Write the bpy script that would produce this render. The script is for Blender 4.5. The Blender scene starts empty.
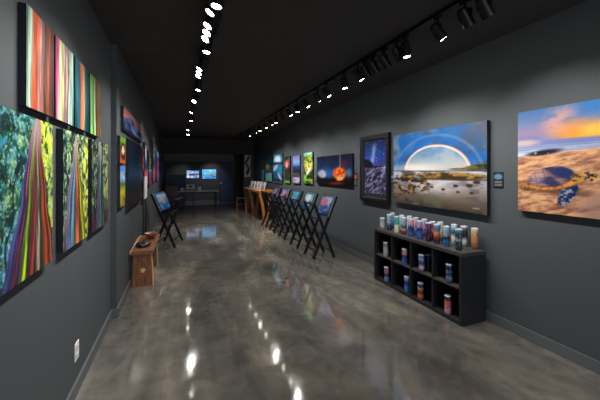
import bpy, bmesh, math, random
import numpy as np
from mathutils import Vector, Matrix
SC = bpy.context.scene
COL = SC.collection

# ------------------------------------------------------------------ camera, world, exposure
YAW = math.atan(120/310)
cam_d = bpy.data.cameras.new('camera'); cam = bpy.data.objects.new('camera', cam_d); COL.objects.link(cam)
cam.location = (0, 0, 1.55); cam.rotation_euler = (math.pi/2, 0, -YAW)
cam_d.sensor_width = 36; cam_d.lens = 36*310/600; cam_d.shift_y = -28.5/600
cam_d.clip_start = .05; cam_d.clip_end = 100
SC.camera = cam
SC.view_settings.view_transform = 'Standard'; SC.view_settings.look = 'None'
SC.view_settings.gamma = 1; SC.view_settings.use_curve_mapping = False
SC.view_settings.exposure = 0.0
SC.cycles.use_denoising = True
SC.cycles.max_bounces = 8; SC.cycles.diffuse_bounces = 5
SC.cycles.sample_clamp_indirect = 6
W = bpy.data.worlds.new('world'); SC.world = W; W.use_nodes = True
W.node_tree.nodes['Background'].inputs[0].default_value = (.62, .72, .85, 1)
W.node_tree.nodes['Background'].inputs[1].default_value = .5
# daylight coming through the shop window behind the camera
def area(name, loc, rot, sx, sy, energy, color):
    l = bpy.data.lights.new(name, 'AREA'); l.shape = 'RECTANGLE'; l.size = sx; l.size_y = sy
    l.energy = energy; l.color = color
    o = bpy.data.objects.new(name, l); COL.objects.link(o); o.location = loc; o.rotation_euler = rot
    return o
area('window_daylight', (1.2, -3.55, 1.35), (math.pi/2, 0, 0), 3.0, 2.3, 75, (.86, .93, 1.0))
SPOT_E = 27.0        # watts per track spot
DOWN_E = 46.0
SPOT_C = (1.0, .95, .88)

# ------------------------------------------------------------------ materials
def lin(c):
    c = np.asarray(c, float)/255.0
    return np.where(c <= .04045, c/12.92, ((c+.055)/1.055)**2.4)
def mat(name, rgb, rough=.5, metal=0, spec=.5, noise=0, scale=20, bump=0, stretch=None, rgb2=None, coat=0, emit=None, estr=0):
    m = bpy.data.materials.new(name); m.use_nodes = True
    nt = m.node_tree; b = nt.nodes['Principled BSDF']
    c = tuple(lin(rgb))+(1,)
    b.inputs['Base Color'].default_value = c
    b.inputs['Roughness'].default_value = rough; b.inputs['Metallic'].default_value = metal
    b.inputs['Specular IOR Level'].default_value = spec
    b.inputs['Coat Weight'].default_value = coat; b.inputs['Coat Roughness'].default_value = .1
    if emit is not None:
        b.inputs['Emission Color'].default_value = tuple(lin(emit))+(1,)
        b.inputs['Emission Strength'].default_value = estr
    if noise or rgb2 or bump:
        tc = nt.nodes.new('ShaderNodeTexCoord'); mp = nt.nodes.new('ShaderNodeMapping')
        nt.links.new(tc.outputs['Object'], mp.inputs[0])
        if stretch: mp.inputs['Scale'].default_value = stretch
        n = nt.nodes.new('ShaderNodeTexNoise'); n.inputs['Scale'].default_value = scale
        n.inputs['Detail'].default_value = 6
        nt.links.new(mp.outputs[0], n.inputs['Vector'])
        mx = nt.nodes.new('ShaderNodeMix'); mx.data_type = 'RGBA'
        d = tuple(lin(rgb2))+(1,) if rgb2 else tuple(np.clip(np.array(c[:3])*(1-noise), 0, 1))+(1,)
        mx.inputs[6].default_value = c; mx.inputs[7].default_value = d
        cr = nt.nodes.new('ShaderNodeMapRange'); cr.inputs[1].default_value = .35; cr.inputs[2].default_value = .65
        nt.links.new(n.outputs[0], cr.inputs[0]); nt.links.new(cr.outputs[0], mx.inputs[0])
        nt.links.new(mx.outputs[2], b.inputs['Base Color'])
        if bump:
            bp = nt.nodes.new('ShaderNodeBump'); bp.inputs['Strength'].default_value = bump; bp.inputs['Distance'].default_value = .01
            nt.links.new(n.outputs[0], bp.inputs['Height']); nt.links.new(bp.outputs[0], b.inputs['Normal'])
    return m
M = {}
M['wall'] = mat('charcoal_paint', (71, 77, 82), .6, noise=.06, scale=60, bump=.03, spec=.3)
M['ceil'] = mat('black_ceiling_paint', (66, 64, 63), .85, noise=.1, scale=8, spec=.2)
M['base'] = mat('baseboard_paint', (88, 92, 97), .45)
M['navy'] = mat('navy_paint', (34, 54, 90), .5, noise=.1, scale=10)
M['backwall'] = mat('dark_back_paint', (58, 62, 70), .6, noise=.1, scale=10)
M['panel'] = mat('print_backing', (20, 24, 34), .35)
M['blackmetal'] = mat('black_metal', (16, 16, 18), .45, spec=.4)
M['blackwood'] = mat('black_wood', (18, 20, 26), .42, noise=.3, scale=14, stretch=(1, 1, 12), bump=.05)
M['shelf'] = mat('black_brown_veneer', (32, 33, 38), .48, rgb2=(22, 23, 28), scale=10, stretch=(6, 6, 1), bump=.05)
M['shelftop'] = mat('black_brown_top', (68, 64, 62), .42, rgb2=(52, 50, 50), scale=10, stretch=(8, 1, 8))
M['frame'] = mat('black_frame', (14, 15, 18), .4)
M['frameline'] = mat('frame_fillet', (62, 66, 74), .4)
M['matboard'] = mat('black_matboard', (16, 18, 24), .8)
M['wood'] = mat('live_edge_wood', (214, 144, 62), .4, rgb2=(160, 92, 36), scale=6, stretch=(5, 1, 5), bump=.08, coat=.3)
M['slab'] = mat('brown_slab_wood', (150, 92, 56), .42, rgb2=(92, 52, 32), scale=7, stretch=(9, 9, 1.0), bump=.08, coat=.2)
M['sap'] = mat('pale_sapwood', (220, 188, 140), .45, rgb2=(196, 150, 96), scale=12)
M['desktop'] = mat('pale_desktop', (196, 176, 150), .35, noise=.15, scale=20, stretch=(1, 12, 1))
M['leather'] = mat('brown_leather', (92, 48, 30), .45, noise=.2, scale=30)
M['white'] = mat('white_plastic', (232, 232, 230), .4)
M['grey'] = mat('grey_plastic', (120, 124, 132), .4)
M['steel'] = mat('brushed_steel', (190, 192, 196), .25, metal=1)
M['lidclear'] = mat('clear_lid', (165, 178, 196), .35, spec=.6)
M['card'] = mat('caption_card', (30, 32, 38), .5)
M['glow'] = mat('lamp_lens', (255, 250, 240), .3, emit=(255, 246, 230), estr=34)
# polished concrete
fm = bpy.data.materials.new('polished_concrete'); fm.use_nodes = True; nt = fm.node_tree; b = nt.nodes['Principled BSDF']
tc = nt.nodes.new('ShaderNodeTexCoord')
mp = nt.nodes.new('ShaderNodeMapping'); mp.inputs['Rotation'].default_value = (0, 0, .9); mp.inputs['Scale'].default_value = (.9, .3, 1)
nt.links.new(tc.outputs['Object'], mp.inputs[0])
n1 = nt.nodes.new('ShaderNodeTexNoise'); n1.inputs['Scale'].default_value = 1.1; n1.inputs['Detail'].default_value = 10; n1.inputs['Roughness'].default_value = .6; n1.inputs['Distortion'].default_value = 1.6
nt.links.new(mp.outputs[0], n1.inputs['Vector'])
n2 = nt.nodes.new('ShaderNodeTexNoise'); n2.inputs['Scale'].default_value = 5; n2.inputs['Detail'].default_value = 8; n2.inputs['Distortion'].default_value = .8
nt.links.new(tc.outputs['Object'], n2.inputs['Vector'])
ad = nt.nodes.new('ShaderNodeMix'); ad.inputs[0].default_value = .25
nt.links.new(n1.outputs[0], ad.inputs[2]); nt.links.new(n2.outputs[0], ad.inputs[3])
cr = nt.nodes.new('ShaderNodeValToRGB')
for i, (p, c) in enumerate([(.34, (62, 61, 61)), (.46, (88, 86, 82)), (.55, (108, 103, 96)), (.66, (146, 138, 126))]):
    e = cr.color_ramp.elements[i] if i < 2 else cr.color_ramp.elements.new(p)
    e.position = p; e.color = tuple(lin(c))+(1,)
nt.links.new(ad.outputs[0], cr.inputs[0]); nt.links.new(cr.outputs[0], b.inputs['Base Color'])
mr = nt.nodes.new('ShaderNodeMapRange'); mr.inputs[1].default_value = .35; mr.inputs[2].default_value = .65; mr.inputs[3].default_value = .05; mr.inputs[4].default_value = .10
nt.links.new(n2.outputs[0], mr.inputs[0]); nt.links.new(mr.outputs[0], b.inputs['Roughness'])
b.inputs['Specular IOR Level'].default_value = 1.0
n3 = nt.nodes.new('ShaderNodeTexNoise'); n3.inputs['Scale'].default_value = 3.5; n3.inputs['Detail'].default_value = 2
nt.links.new(tc.outputs['Object'], n3.inputs['Vector'])
bp = nt.nodes.new('ShaderNodeBump'); bp.inputs['Strength'].default_value = .10; bp.inputs['Distance'].default_value = .01
nt.links.new(n3.outputs[0], bp.inputs['Height']); nt.links.new(bp.outputs[0], b.inputs['Normal'])
M['floor'] = fm
def attr_mat(name, rough, coat=0, estr=0):
    m = bpy.data.materials.new(name); m.use_nodes = True; nt = m.node_tree; b = nt.nodes['Principled BSDF']
    a = nt.nodes.new('ShaderNodeAttribute'); a.attribute_name = 'Col'
    nt.links.new(a.outputs['Color'], b.inputs['Base Color'])
    b.inputs['Roughness'].default_value = rough; b.inputs['Coat Weight'].default_value = coat
    b.inputs['Specular IOR Level'].default_value = .35
    if estr:
        nt.links.new(a.outputs['Color'], b.inputs['Emission Color']); b.inputs['Emission Strength'].default_value = estr
    return m
M['photo'] = attr_mat('photo_surface', .35)
M['wrap'] = attr_mat('glossy_wrap', .22, .4)
M['screen'] = attr_mat('lit_screen', .3, 0, 1.1)

# ------------------------------------------------------------------ mesh helpers
def link(name, me, m, parent=None, loc=(0, 0, 0)):
    o = bpy.data.objects.new(name, me); COL.objects.link(o)
    for mm in (m if isinstance(m, (list, tuple)) else [m]): me.materials.append(mm)
    if parent: o.parent = parent
    o.location = loc
    return o
def obj(name, bm, m, parent=None, loc=(0, 0, 0), smooth=False):
    me = bpy.data.meshes.new(name); bmesh.ops.recalc_face_normals(bm, faces=bm.faces[:]); bm.to_mesh(me); bm.free()
    if smooth:
        for p in me.polygons: p.use_smooth = True
    return link(name, me, m, parent, loc)
def box(bm, x0, x1, y0, y1, z0, z1, bev=0):
    r = bmesh.ops.create_cube(bm, size=1)
    vs = r['verts']
    for v in vs: v.co = Vector(((x0+x1)/2+v.co.x*(x1-x0), (y0+y1)/2+v.co.y*(y1-y0), (z0+z1)/2+v.co.z*(z1-z0)))
    if bev:
        es = list({e for v in vs for e in v.link_edges})
        bmesh.ops.bevel(bm, geom=es, offset=bev, segments=2, affect='EDGES')
def bar(bm, p0, p1, w, t, up=(0, 1, 0)):
    p0 = Vector(p0); p1 = Vector(p1); d = (p1-p0); L = d.length; d.normalize()
    a = Vector(up); a = (a-d*a.dot(d)).normalized(); c = d.cross(a)
    r = bmesh.ops.create_cube(bm, size=1)
    for v in r['verts']:
        q = v.co.copy(); v.co = (p0+p1)/2+d*q.z*L+a*q.y*w+c*q.x*t
    es = list({e for v in r['verts'] for e in v.link_edges})
    bmesh.ops.bevel(bm, geom=es, offset=min(w, t)*.15, segments=1, affect='EDGES')
def tube(bm, p0, p1, r0, r1=None, seg=20):
    p0 = Vector(p0); p1 = Vector(p1); r1 = r0 if r1 is None else r1
    d = p1-p0
    m = Matrix.Translation((p0+p1)/2) @ d.to_track_quat('Z', 'Y').to_matrix().to_4x4()
    bmesh.ops.create_cone(bm, cap_ends=True, segments=seg, radius1=r0, radius2=r1, depth=d.length, matrix=m)
def lathe(bm, prof, cx=0, cy=0, seg=28):
    rings = []
    for r, z in prof:
        rings.append([bm.verts.new((cx+r*math.cos(2*math.pi*i/seg), cy+r*math.sin(2*math.pi*i/seg), z)) for i in range(seg)])
    for a, b_ in zip(rings, rings[1:]):
        for i in range(seg): bm.faces.new((a[i], a[(i+1) % seg], b_[(i+1) % seg], b_[i]))
    bm.faces.new(rings[0]); bm.faces.new(rings[-1])
def prism(bm, pts, axis, a0, a1):
    def P(p, a):
        return {'y': (p[0], a, p[1]), 'x': (a, p[0], p[1]), 'z': (p[0], p[1], a)}[axis]
    A = [bm.verts.new(P(p, a0)) for p in pts]; B = [bm.verts.new(P(p, a1)) for p in pts]
    bm.faces.new(A); bm.faces.new(B[::-1]); n = len(pts)
    for i in range(n): bm.faces.new((A[i], A[(i+1) % n], B[(i+1) % n], B[i]))
def tag(o, label, cat, group=None):
    o['label'] = label; o['category'] = cat
    if group: o['group'] = group
    return o
def thing(name, label, cat, loc=(0, 0, 0), group=None):
    o = bpy.data.objects.new(name, None); COL.objects.link(o); o.location = loc; o.empty_display_size = .05
    return tag(o, label, cat, group)
def struct(name, bm, m):
    o = obj(name, bm, m); o['kind'] = 'structure'; return o
def copy_tree(o, parent=None):
    c = o.copy(); COL.objects.link(c); c.parent = parent
    for ch in list(o.children): copy_tree(ch, c)
    return c
def NB(): return bmesh.new()

# ------------------------------------------------------------------ picture painting (what the photographs show)
def _hash(ix, iy, seed):
    h = np.sin(ix*127.1+iy*311.7+seed*74.7)*43758.5453
    return h-np.floor(h)
def vnoise(x, y, seed):
    ix = np.floor(x); iy = np.floor(y); fx = x-ix; fy = y-iy
    fx = fx*fx*(3-2*fx); fy = fy*fy*(3-2*fy)
    a = _hash(ix, iy, seed); b_ = _hash(ix+1, iy, seed); c = _hash(ix, iy+1, seed); d = _hash(ix+1, iy+1, seed)
    return (a*(1-fx)+b_*fx)*(1-fy)+(c*(1-fx)+d*fx)*fy
def fbm(x, y, seed=0, o=4):
    s = 0; a = .5; t = 0
    for i in range(o):
        s = s+a*vnoise(x*2**i+i*13.7, y*2**i+i*7.3, seed+i); t += a; a *= .55
    return s/t
def ss(a, b_, x):
    t = np.clip((x-a)/(b_-a), 0, 1); return t*t*(3-2*t)
def C(*c): return np.array(c, float)
def mixc(a, b_, t):
    t = np.asarray(t)[..., None] if np.ndim(t) else t
    return a*(1-t)+b_*t
def ell(u, v, cx, cy, rx, ry, ang=0, soft=.15):
    ca, sa = math.cos(ang), math.sin(ang); x = (u-cx); y = (v-cy)
    xr = (x*ca+y*sa)/rx; yr = (-x*sa+y*ca)/ry
    return 1-ss(1-soft, 1+soft, np.sqrt(xr*xr+yr*yr))
def ramp(t, stops):
    ps = [s[0] for s in stops]; out = np.zeros(np.shape(t)+(3,))
    for k in range(3): out[..., k] = np.interp(t, ps, [s[1][k] for s in stops])
    return out
def full(u, c): return np.zeros(u.shape+(3,))+C(*c)
def poly_mask(u, v, pts, soft=0):
    m = np.zeros(u.shape, bool); n = len(pts); j = n-1
    for i in range(n):
        xi, yi = pts[i]; xj, yj = pts[j]
        cond = ((yi > v) != (yj > v)) & (u < (xj-xi)*(v-yi)/(yj-yi+1e-9)+xi)
        m ^= cond; j = i
    return m.astype(float)
def picture(name, P0, U, V, func, nu, nv, m, parent, depth=.82):
    P0 = np.array(P0, float); U = np.array(U, float); V = np.array(V, float)
    uu, vv = np.meshgrid(np.linspace(0, 1, nu+1), np.linspace(0, 1, nv+1))
    col = lin(np.clip(func(uu, vv), 0, 255))*(depth or 1)
    co = P0+uu[..., None]*U+vv[..., None]*V
    idx = np.arange((nu+1)*(nv+1)).reshape(nv+1, nu+1)
    faces = np.stack([idx[:-1, :-1], idx[:-1, 1:], idx[1:, 1:], idx[1:, :-1]], -1).reshape(-1, 4)
    me = bpy.data.meshes.new(name); me.from_pydata(co.reshape(-1, 3).tolist(), [], faces.tolist())
    ca = me.color_attributes.new('Col', 'FLOAT_COLOR', 'POINT')
    rgba = np.concatenate([col.reshape(-1, 3), np.ones((col.size//3, 1))], 1)
    ca.data.foreach_set('color', rgba.astype(np.float32).ravel())
    return link(name, me, m, parent)

def im_turtle(u, v):
    s = u/.506
    n = fbm(u*9, v*14, 3); n2 = fbm(u*5, v*22, 9)
    sky = ramp(v+.08*(n2-.5), [(.64, (150, 165, 200)), (.70, (120, 130, 185)), (.76, (150, 130, 165)), (.86, (120, 130, 170)), (1, (60, 110, 172))])
    sky = mixc(sky, C(36, 120, 196), ss(.5, 1.0, s)*ss(.8, 1, v)*.8)
    sky = mixc(sky, C(225, 160, 150), ell(s, v, .55, .86, .2, .13, .3, .7)*.75*ss(.3, .6, n))
    sky = mixc(sky, C(244, 156, 56), ss(.35, .75, s)*ss(.66, .71, v)*(1-ss(.76, .88, v+.1*(n-.5)))*.95)
    sky = mixc(sky, C(255, 200, 80), ss(.7, .9, s)*ell(s, v, .95, .75, .35, .05, 0, .8)*.7)
    sky = mixc(sky, C(110, 125, 190), ss(.645, .66, v)*(1-ss(.68, .71, v))*.8)
    sky = mixc(sky, C(215, 190, 180), ell(s, v, .1, .68, .2, .03, 0, .6)*.8)
    sea = ramp(v, [(.5, (150, 195, 225)), (.57, (190, 205, 225)), (.6, (140, 150, 190)), (.63, (150, 165, 205)), (.645, (60, 70, 110))])
    sea = mixc(sea, C(214, 224, 236), ss(.55, .7, fbm(u*5, v*60, 21))*.6)
    c = mixc(sea, sky, ss(.63, .645, v))
    hor = .545+.05*s+.015*(n-.5)
    sn = fbm(u*26, v*40, 5); sn2 = fbm(u*7+v*5, v*30-u*14, 12)
    sand = mixc(C(140, 92, 74), C(226, 172, 128), np.clip((sn*.6+sn2*1.3-.75)*2+.4, 0, 1))
    sand = mixc(sand, C(120, 76, 70), ss(.6, .75, fbm(u*14, v*40, 31))*.6)
    sand = mixc(sand, C(150, 118, 112), ell(s, v, 1.1, .08, .32, .16, 0, .5)*.7)
    c = mixc(sand, c, ss(-.01, .012, v-hor))
    rocks = ell(s, v, .36, .578, .22, .024, .07, .5)*ss(.1, .35, fbm(u*24, v*40, 8))
    c = mixc(c, C(30, 32, 46), rocks)
    # turtle
    c = mixc(c, C(70, 44, 40), ell(s, v, .45, .235, .42, .05, -.05, .5)*.75)
    sp = fbm(u*60, v*60, 15)
    fl = ell(s, v, .66, .20, .15, .075, .75, .15); c = mixc(c, mixc(C(28, 40, 84), C(150, 160, 186), ss(.48, .72, sp)), fl)
    rf = ell(s, v, .12, .24, .13, .035, -.1, .3); c = mixc(c, mixc(C(190, 130, 60), C(90, 70, 60), ss(.45, .6, sp)), rf)
    belly = ell(s, v, .5, .285, .3, .055, .12, .2); c = mixc(c, mixc(C(230, 150, 60), C(160, 90, 40), ss(.4, .7, sp)), belly)
    sh = ell(s, v, .45, .345, .29, .095, .1, .08)*ss(.235, .26, v-.06*(s-.45))
    shc = mixc(C(52, 56, 96), C(150, 112, 116), ss(.35, .7, fbm(u*14+v*9, v*22, 44)))
    shc = mixc(shc, C(225, 180, 165), ell(s, v, .26, .35, .1, .06, 0, .8)*.7)
    shc = mixc(shc, C(28, 46, 104), ell(s, v, .64, .40, .13, .06, 0, .6)*.7)
    grid = (np.abs(np.sin(s*26+v*8)) < .12) | (np.abs(np.sin(v*62-s*6)) < .14)
    shc = mixc(shc, C(40, 38, 74), grid*.5)
    c = mixc(c, shc, sh)
    nk = ell(s, v, .79, .345, .1, .045, 0, .2); hd = ell(s, v, .9, .355, .085, .045, -.05, .15)
    c = mixc(c, mixc(C(196, 140, 54), C(70, 60, 66), ss(.42, .68, sp)), nk)
    c = mixc(c, mixc(C(214, 166, 84), C(60, 54, 66), ss(.42, .66, sp)), hd)
    c = mixc(c, C(12, 14, 24), ell(s, v, .925, .365, .018, .014))
    return c
def im_rainbow(u, v):
    n = fbm(u*5, v*6, 2); n2 = fbm(u*14, v*16, 7)
    sky = mixc(C(26, 92, 166), C(104, 126, 156), ss(.35, .68, n)); sky = mixc(sky, C(58, 76, 100), ss(.42, .66, fbm(u*7, v*8, 13))*.75)
    sky = mixc(sky, C(96, 98, 112), ss(.55, 1., u)*ss(.6, .95, v)*.7)
    ri = np.sqrt(((u-.52)/.35)**2+((v-.44)/.345)**2); ro = np.sqrt(((u-.5)/.48)**2+((v-.42)/.51)**2)
    ins = 1-ss(.97, 1.0, ri)
    isky = ramp(v, [(.46, (228, 216, 198)), (.54, (204, 206, 210)), (.64, (140, 172, 200)), (.8, (88, 140, 188))])
    isky = mixc(isky, C(196, 198, 206), ss(.45, .65, fbm(u*9, v*14, 6))*.5); isky = mixc(isky, C(104, 140, 176), ss(.5, .66, fbm(u*8, v*16, 46))*ss(.52, .66, v)*.6)
    c = mixc(sky, isky*.86, ins)
    ring = lambda r, r0, w: np.exp(-((r-r0)/w)**2)
    c = mixc(c, C(250, 170, 140), ring(ri, 1.03, .02)*.85); c = mixc(c, C(255, 240, 214), ring(ri, .995, .02)*.85)
    c = mixc(c, C(160, 184, 204), ring(ro, 1.0, .02)*.26); c = mixc(c, C(200, 150, 140), ring(ro, .97, .018)*.22)
    c = mixc(c, C(255, 250, 240), ell(u, v, .2, .5, .28, .06, 0, .9)*.45)
    # sea and foreground
    wat = ramp(v, [(0, (70, 62, 52)), (.1, (104, 92, 78)), (.2, (132, 120, 112)), (.33, (166, 164, 176)), (.47, (188, 192, 206))])
    wat = mixc(wat, C(80, 78, 82), ss(.45, .7, fbm(u*10, v*26, 17))*.6)
    wat = mixc(wat, C(226, 222, 226), ell(u, v, .52, .28, .2, .1, 0, .9)*.6)
    wat = mixc(wat, C(92, 96, 78), ss(.5, .7, fbm(u*7, v*9, 51))*(1-ss(.1, .24, v))*.7)
    c = mixc(wat, c, ss(.465, .475, v))
    c = mixc(c, C(40, 50, 60), ss(.455, .462, v)*(1-ss(.468, .476, v))*.8)
    rk = fbm(u*16, v*26, 23)
    gold = mixc(C(54, 44, 26), C(176, 128, 62), ss(.35, .8, rk))
    isl = ell(u, v, .66, .405+.02*(fbm(u*12, v*3, 88)-.5), .36, .042, .0, .25); c = mixc(c, gold, isl)
    c = mixc(c, C(58, 46, 30), ell(u, v, .62, .365, .4, .014, 0, .5)*.8)
    c = mixc(c, mixc(C(34, 42, 24), C(104, 92, 40), ss(.4, .6, n2)), np.maximum(ell(u, v, .93, .505, .12, .03, .1, .3), ell(u, v, .8, .488, .12, .012, 0, .3)))
    rock = ss(.48, .56, fbm(u*12+1, v*18, 29)+.25*ell(u, v, .2, .3, .26, .16, 0, .9)-.12)*ell(u, v, .2, .28, .28, .17, .1, .4)
    c = mixc(c, mixc(C(44, 36, 28), C(190, 134, 62), ss(.42, .8, rk)), rock)
    c = mixc(c, C(50, 42, 34), ss(.5, .6, fbm(u*16, v*26, 37))*(1-ss(.0, .2, v+.12*u))*.85)
    for x, y, r in [(.46, .3, .02), (.5, .26, .018), (.62, .24, .02), (.74, .29, .025), (.76, .22, .018), (.86, .3, .03), (.88, .22, .02), (.42, .36, .02), (.92, .34, .03)]:
        c = mixc(c, C(62, 48, 36), ell(u, v, x, y, r, r*.7, 0, .3))
    c = mixc(c, C(235, 235, 235), ((np.abs(v-.055-.006*np.sin(u*300)) < .005) & (u > .89) & (u < .945))*.5)
    return c
def im_night(u, v):
    n = fbm(u*6, v*9, 4)
    sky = ramp(v, [(.5, (70, 60, 130)), (.6, (44, 66, 170)), (.75, (26, 60, 140)), (1, (12, 26, 66))])
    mw = np.exp(-((u-.42-.35*(v-.7))/.09)**2)*ss(.5, .62, v)*(1-ss(.8, .98, v))
    sky = mixc(sky, C(170, 196, 250), mw*(.45+.55*n)); sky = mixc(sky, C(60, 50, 80), ss(.6, 1, u)*.5*(1-ss(.6, .8, v)))
    sky = mixc(sky, C(235, 240, 255), (_hash(np.floor(u*90), np.floor(v*160), 5) > .985)*.8)
    low = mixc(C(30, 30, 54), C(136, 136, 176), ss(.34, .72, fbm(u*5+v*9, v*40-u*16, 8)))
    low = mixc(low, C(214, 214, 236), ss(.7, 1, u)*ell(u, v, .85, .5, .3, .03, 0, .6))
    hz = .50+.05*(1-u)*n
    c = mixc(low, sky, ss(-.01, .01, v-hz))
    c = mixc(c, C(14, 14, 26), ell(u, v, .12, .56, .3, .075, -.15, .3)*ss(.3, .45, n))
    c = mixc(c, C(20, 18, 34), ell(u, v, .5, .5, .5, .012, 0, .4)*.9)
    return c
def im_volcano(u, v):
    n = fbm(u*7, v*6, 14); n2 = fbm(u*16, v*14, 15)
    c = ramp(v+.1*(n-.5), [(.0, (18, 16, 20)), (.28, (22, 20, 28)), (.36, (38, 74, 120)), (.6, (22, 40, 78)), (1, (16, 20, 40))])
    c = mixc(c, C(30, 90, 160), ell(u, v, .36, .36, .13, .2, .3, .9)*.8)
    c = mixc(c, C(206, 200, 206), ell(u, v, .17, .37, .13, .14, .2, .4)*(.5+.5*n2))
    c = mixc(c, C(120, 30, 30), ell(u, v, .8, .7, .1, .1, 0, .9)*.6)
    c = mixc(c, C(150, 160, 200), np.exp(-((u-.7)/.012)**2)*ss(.5, .6, v)*.7)
    pl = ell(u+.04*(n-.5), v, .68, .40, .17, .2, 0, .3); c = mixc(c, mixc(C(190, 60, 24), C(255, 130, 50), ss(.3, .6, n2)), pl)
    c = mixc(c, C(255, 190, 110), ell(u, v, .70, .23, .09, .06, .4, .6)*.9)
    c = mixc(c, C(100, 130, 170), ell(u, v, .92, .42, .05, .12, 0, .6)*.7)
    c = mixc(c, C(12, 11, 14), (1-ss(.2, .27, v+.03*n2))*(1-ell(u, v, .70, .2, .12, .07, 0, .5)))
    c = mixc(c, C(150, 40, 16), ell(u, v, .6, .08, .2, .05, .1, .7)*.7)
    return c
def im_forest(u, v):
    n = fbm(u*5, v*16, 61); n2 = fbm(u*9, v*30, 66)
    c = mixc(C(20, 44, 22), C(150, 176, 60), ss(.3, .7, n)); c = mixc(c, C(235, 225, 110), ell(u, v, .5, .58, .5, .16, 0, .8)*ss(.3, .6, n2))
    c = mixc(c, C(150, 220, 210), ss(.86, .95, v)*(n2 > .4)); c = mixc(c, C(255, 240, 226), ell(u, v, .55, .4, .26, .07, .4, .5))
    c = mixc(c, C(16, 26, 20), ss(.55, .7, fbm(u*4, v*10, 69))*(1-ss(.3, .45, v))); c = mixc(c, C(110, 190, 50), ell(u, v, .15, .14, .2, .1, 0, .6))
    return c
def im_pier(u, v):
    c = ramp(v, [(0, (70, 60, 90)), (.03, (176, 172, 204)), (.2, (190, 184, 216)), (.24, (60, 58, 60)), (.34, (92, 78, 64)), (.42, (26, 34, 60)), (.6, (44, 70, 120)), (.66, (96, 130, 190)), (.78, (140, 170, 225)), (1, (110, 120, 190))])
    return mixc(c, C(20, 26, 40), ss(.5, .7, fbm(u*4, v*20, 71))*.45*(1-ss(.6, .7, v)))
def im_flower(u, v):
    n = fbm(u*4, v*14, 73)
    c = mixc(C(26, 24, 22), C(66, 70, 44), n); c = mixc(c, C(230, 70, 84), ell(u, v, .5, .72, .5, .13, 0, .5)*ss(.25, .5, n))
    c = mixc(c, C(245, 190, 170), ell(u, v, .45, .68, .18, .1, .5, .5)); c = mixc(c, C(60, 120, 190), ell(u, v, .9, .85, .2, .1, 0, .5)*.7)
    c = mixc(c, C(90, 190, 50), (1-ss(.06, .17, v+.06*n))); return c
def im_wave3(u, v):
    n = fbm(u*5, v*14, 75)
    c = mixc(C(16, 60, 110), C(60, 160, 200), n); c = mixc(c, C(235, 248, 250), ell(u, v, .5, .82, .4, .12, 0, .6)*ss(.2, .5, 1-np.abs(u-.5)*2+(.9-v)))
    c = mixc(c, C(12, 20, 40), ss(.64, .66, v)*(1-ss(.70, .71, v))*.8); c = mixc(c, C(180, 200, 226), ell(u, v, .3, .52, .25, .08, .3, .5))
    c = mixc(c, C(10, 14, 34), (1-ss(.3, .34, v))*ss(.4, .6, n)); c = mixc(c, C(200, 224, 240), ell(u, v, .75, .22, .25, .07, -.4, .5)*.8)
    c = mixc(c, C(140, 120, 190), (1-ss(.0, .1, v))*.5); return c
def im_stack3(u, v):
    n = fbm(u*5, v*14, 77)
    c = mixc(C(14, 26, 34), C(70, 100, 70), n); c = mixc(c, C(190, 190, 90), ell(u, v, .3, .58, .3, .12, 0, .6)*.8)
    c = mixc(c, C(30, 80, 140), ell(u, v, .7, .85, .3, .14, 0, .6)); c = mixc(c, C(130, 210, 200), (1-ss(.3, .33, v))*(.6+.4*n))
    c = mixc(c, C(120, 30, 40), ell(u, v, .9, .42, .2, .06, 0, .6)*.7); c = mixc(c, C(8, 10, 14), ((np.abs(v-.35) < .015) | (np.abs(v-.66) < .015))*1.); return c
def im_bluestrip(u, v):
    return mixc(C(30, 80, 110), C(110, 190, 210), fbm(u*3, v*8, 79))
def im_surf(u, v):
    n = fbm(u*4, v*10, 81)
    c = mixc(C(226, 222, 226), C(120, 116, 130), ss(.5, .7, n)); c = mixc(c, C(30, 60, 160), ell(u, v, .5, .8, .42, .1, .4, .4))
    c = mixc(c, C(180, 60, 40), ell(u, v, .45, .5, .4, .1, -.3, .4)); c = mixc(c, C(40, 30, 60), ell(u, v, .55, .25, .35, .12, .3, .4)); return c
BARKS = {
 1: [(0, (120, 190, 170)), (.1, (206, 226, 200)), (.16, (150, 200, 180)), (.2, (228, 92, 58)), (.38, (236, 110, 70)), (.42, (220, 170, 160)), (.5, (150, 120, 140)), (.56, (216, 120, 90)), (.62, (90, 50, 56)), (.7, (120, 110, 70)), (.76, (220, 90, 60)), (.86, (100, 60, 50)), (.92, (60, 50, 56)), (1, (52, 46, 44))],
 2: [(0, (180, 40, 110)), (.1, (216, 120, 150)), (.2, (240, 220, 190)), (.3, (206, 220, 120)), (.4, (240, 225, 190)), (.46, (140, 50, 110)), (.54, (220, 226, 150)), (.62, (96, 60, 140)), (.7, (230, 220, 200)), (.8, (120, 200, 160)), (.88, (226, 230, 200)), (.94, (60, 110, 120)), (1, (30, 70, 90))],
 3: [(0, (16, 90, 110)), (.16, (20, 110, 130)), (.3, (24, 90, 110)), (.36, (190, 90, 60)), (.5, (226, 130, 96)), (.6, (216, 170, 120)), (.66, (60, 140, 90)), (.74, (20, 90, 120)), (.86, (10, 60, 90)), (1, (14, 70, 90))],
 4: [(0, (110, 190, 90)), (.16, (150, 226, 110)), (.3, (60, 150, 70)), (.38, (240, 226, 200)), (.46, (150, 210, 120)), (.54, (20, 80, 70)), (.62, (160, 60, 30)), (.74, (206, 90, 50)), (.84, (70, 150, 90)), (1, (190, 90, 60))]}
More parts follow.
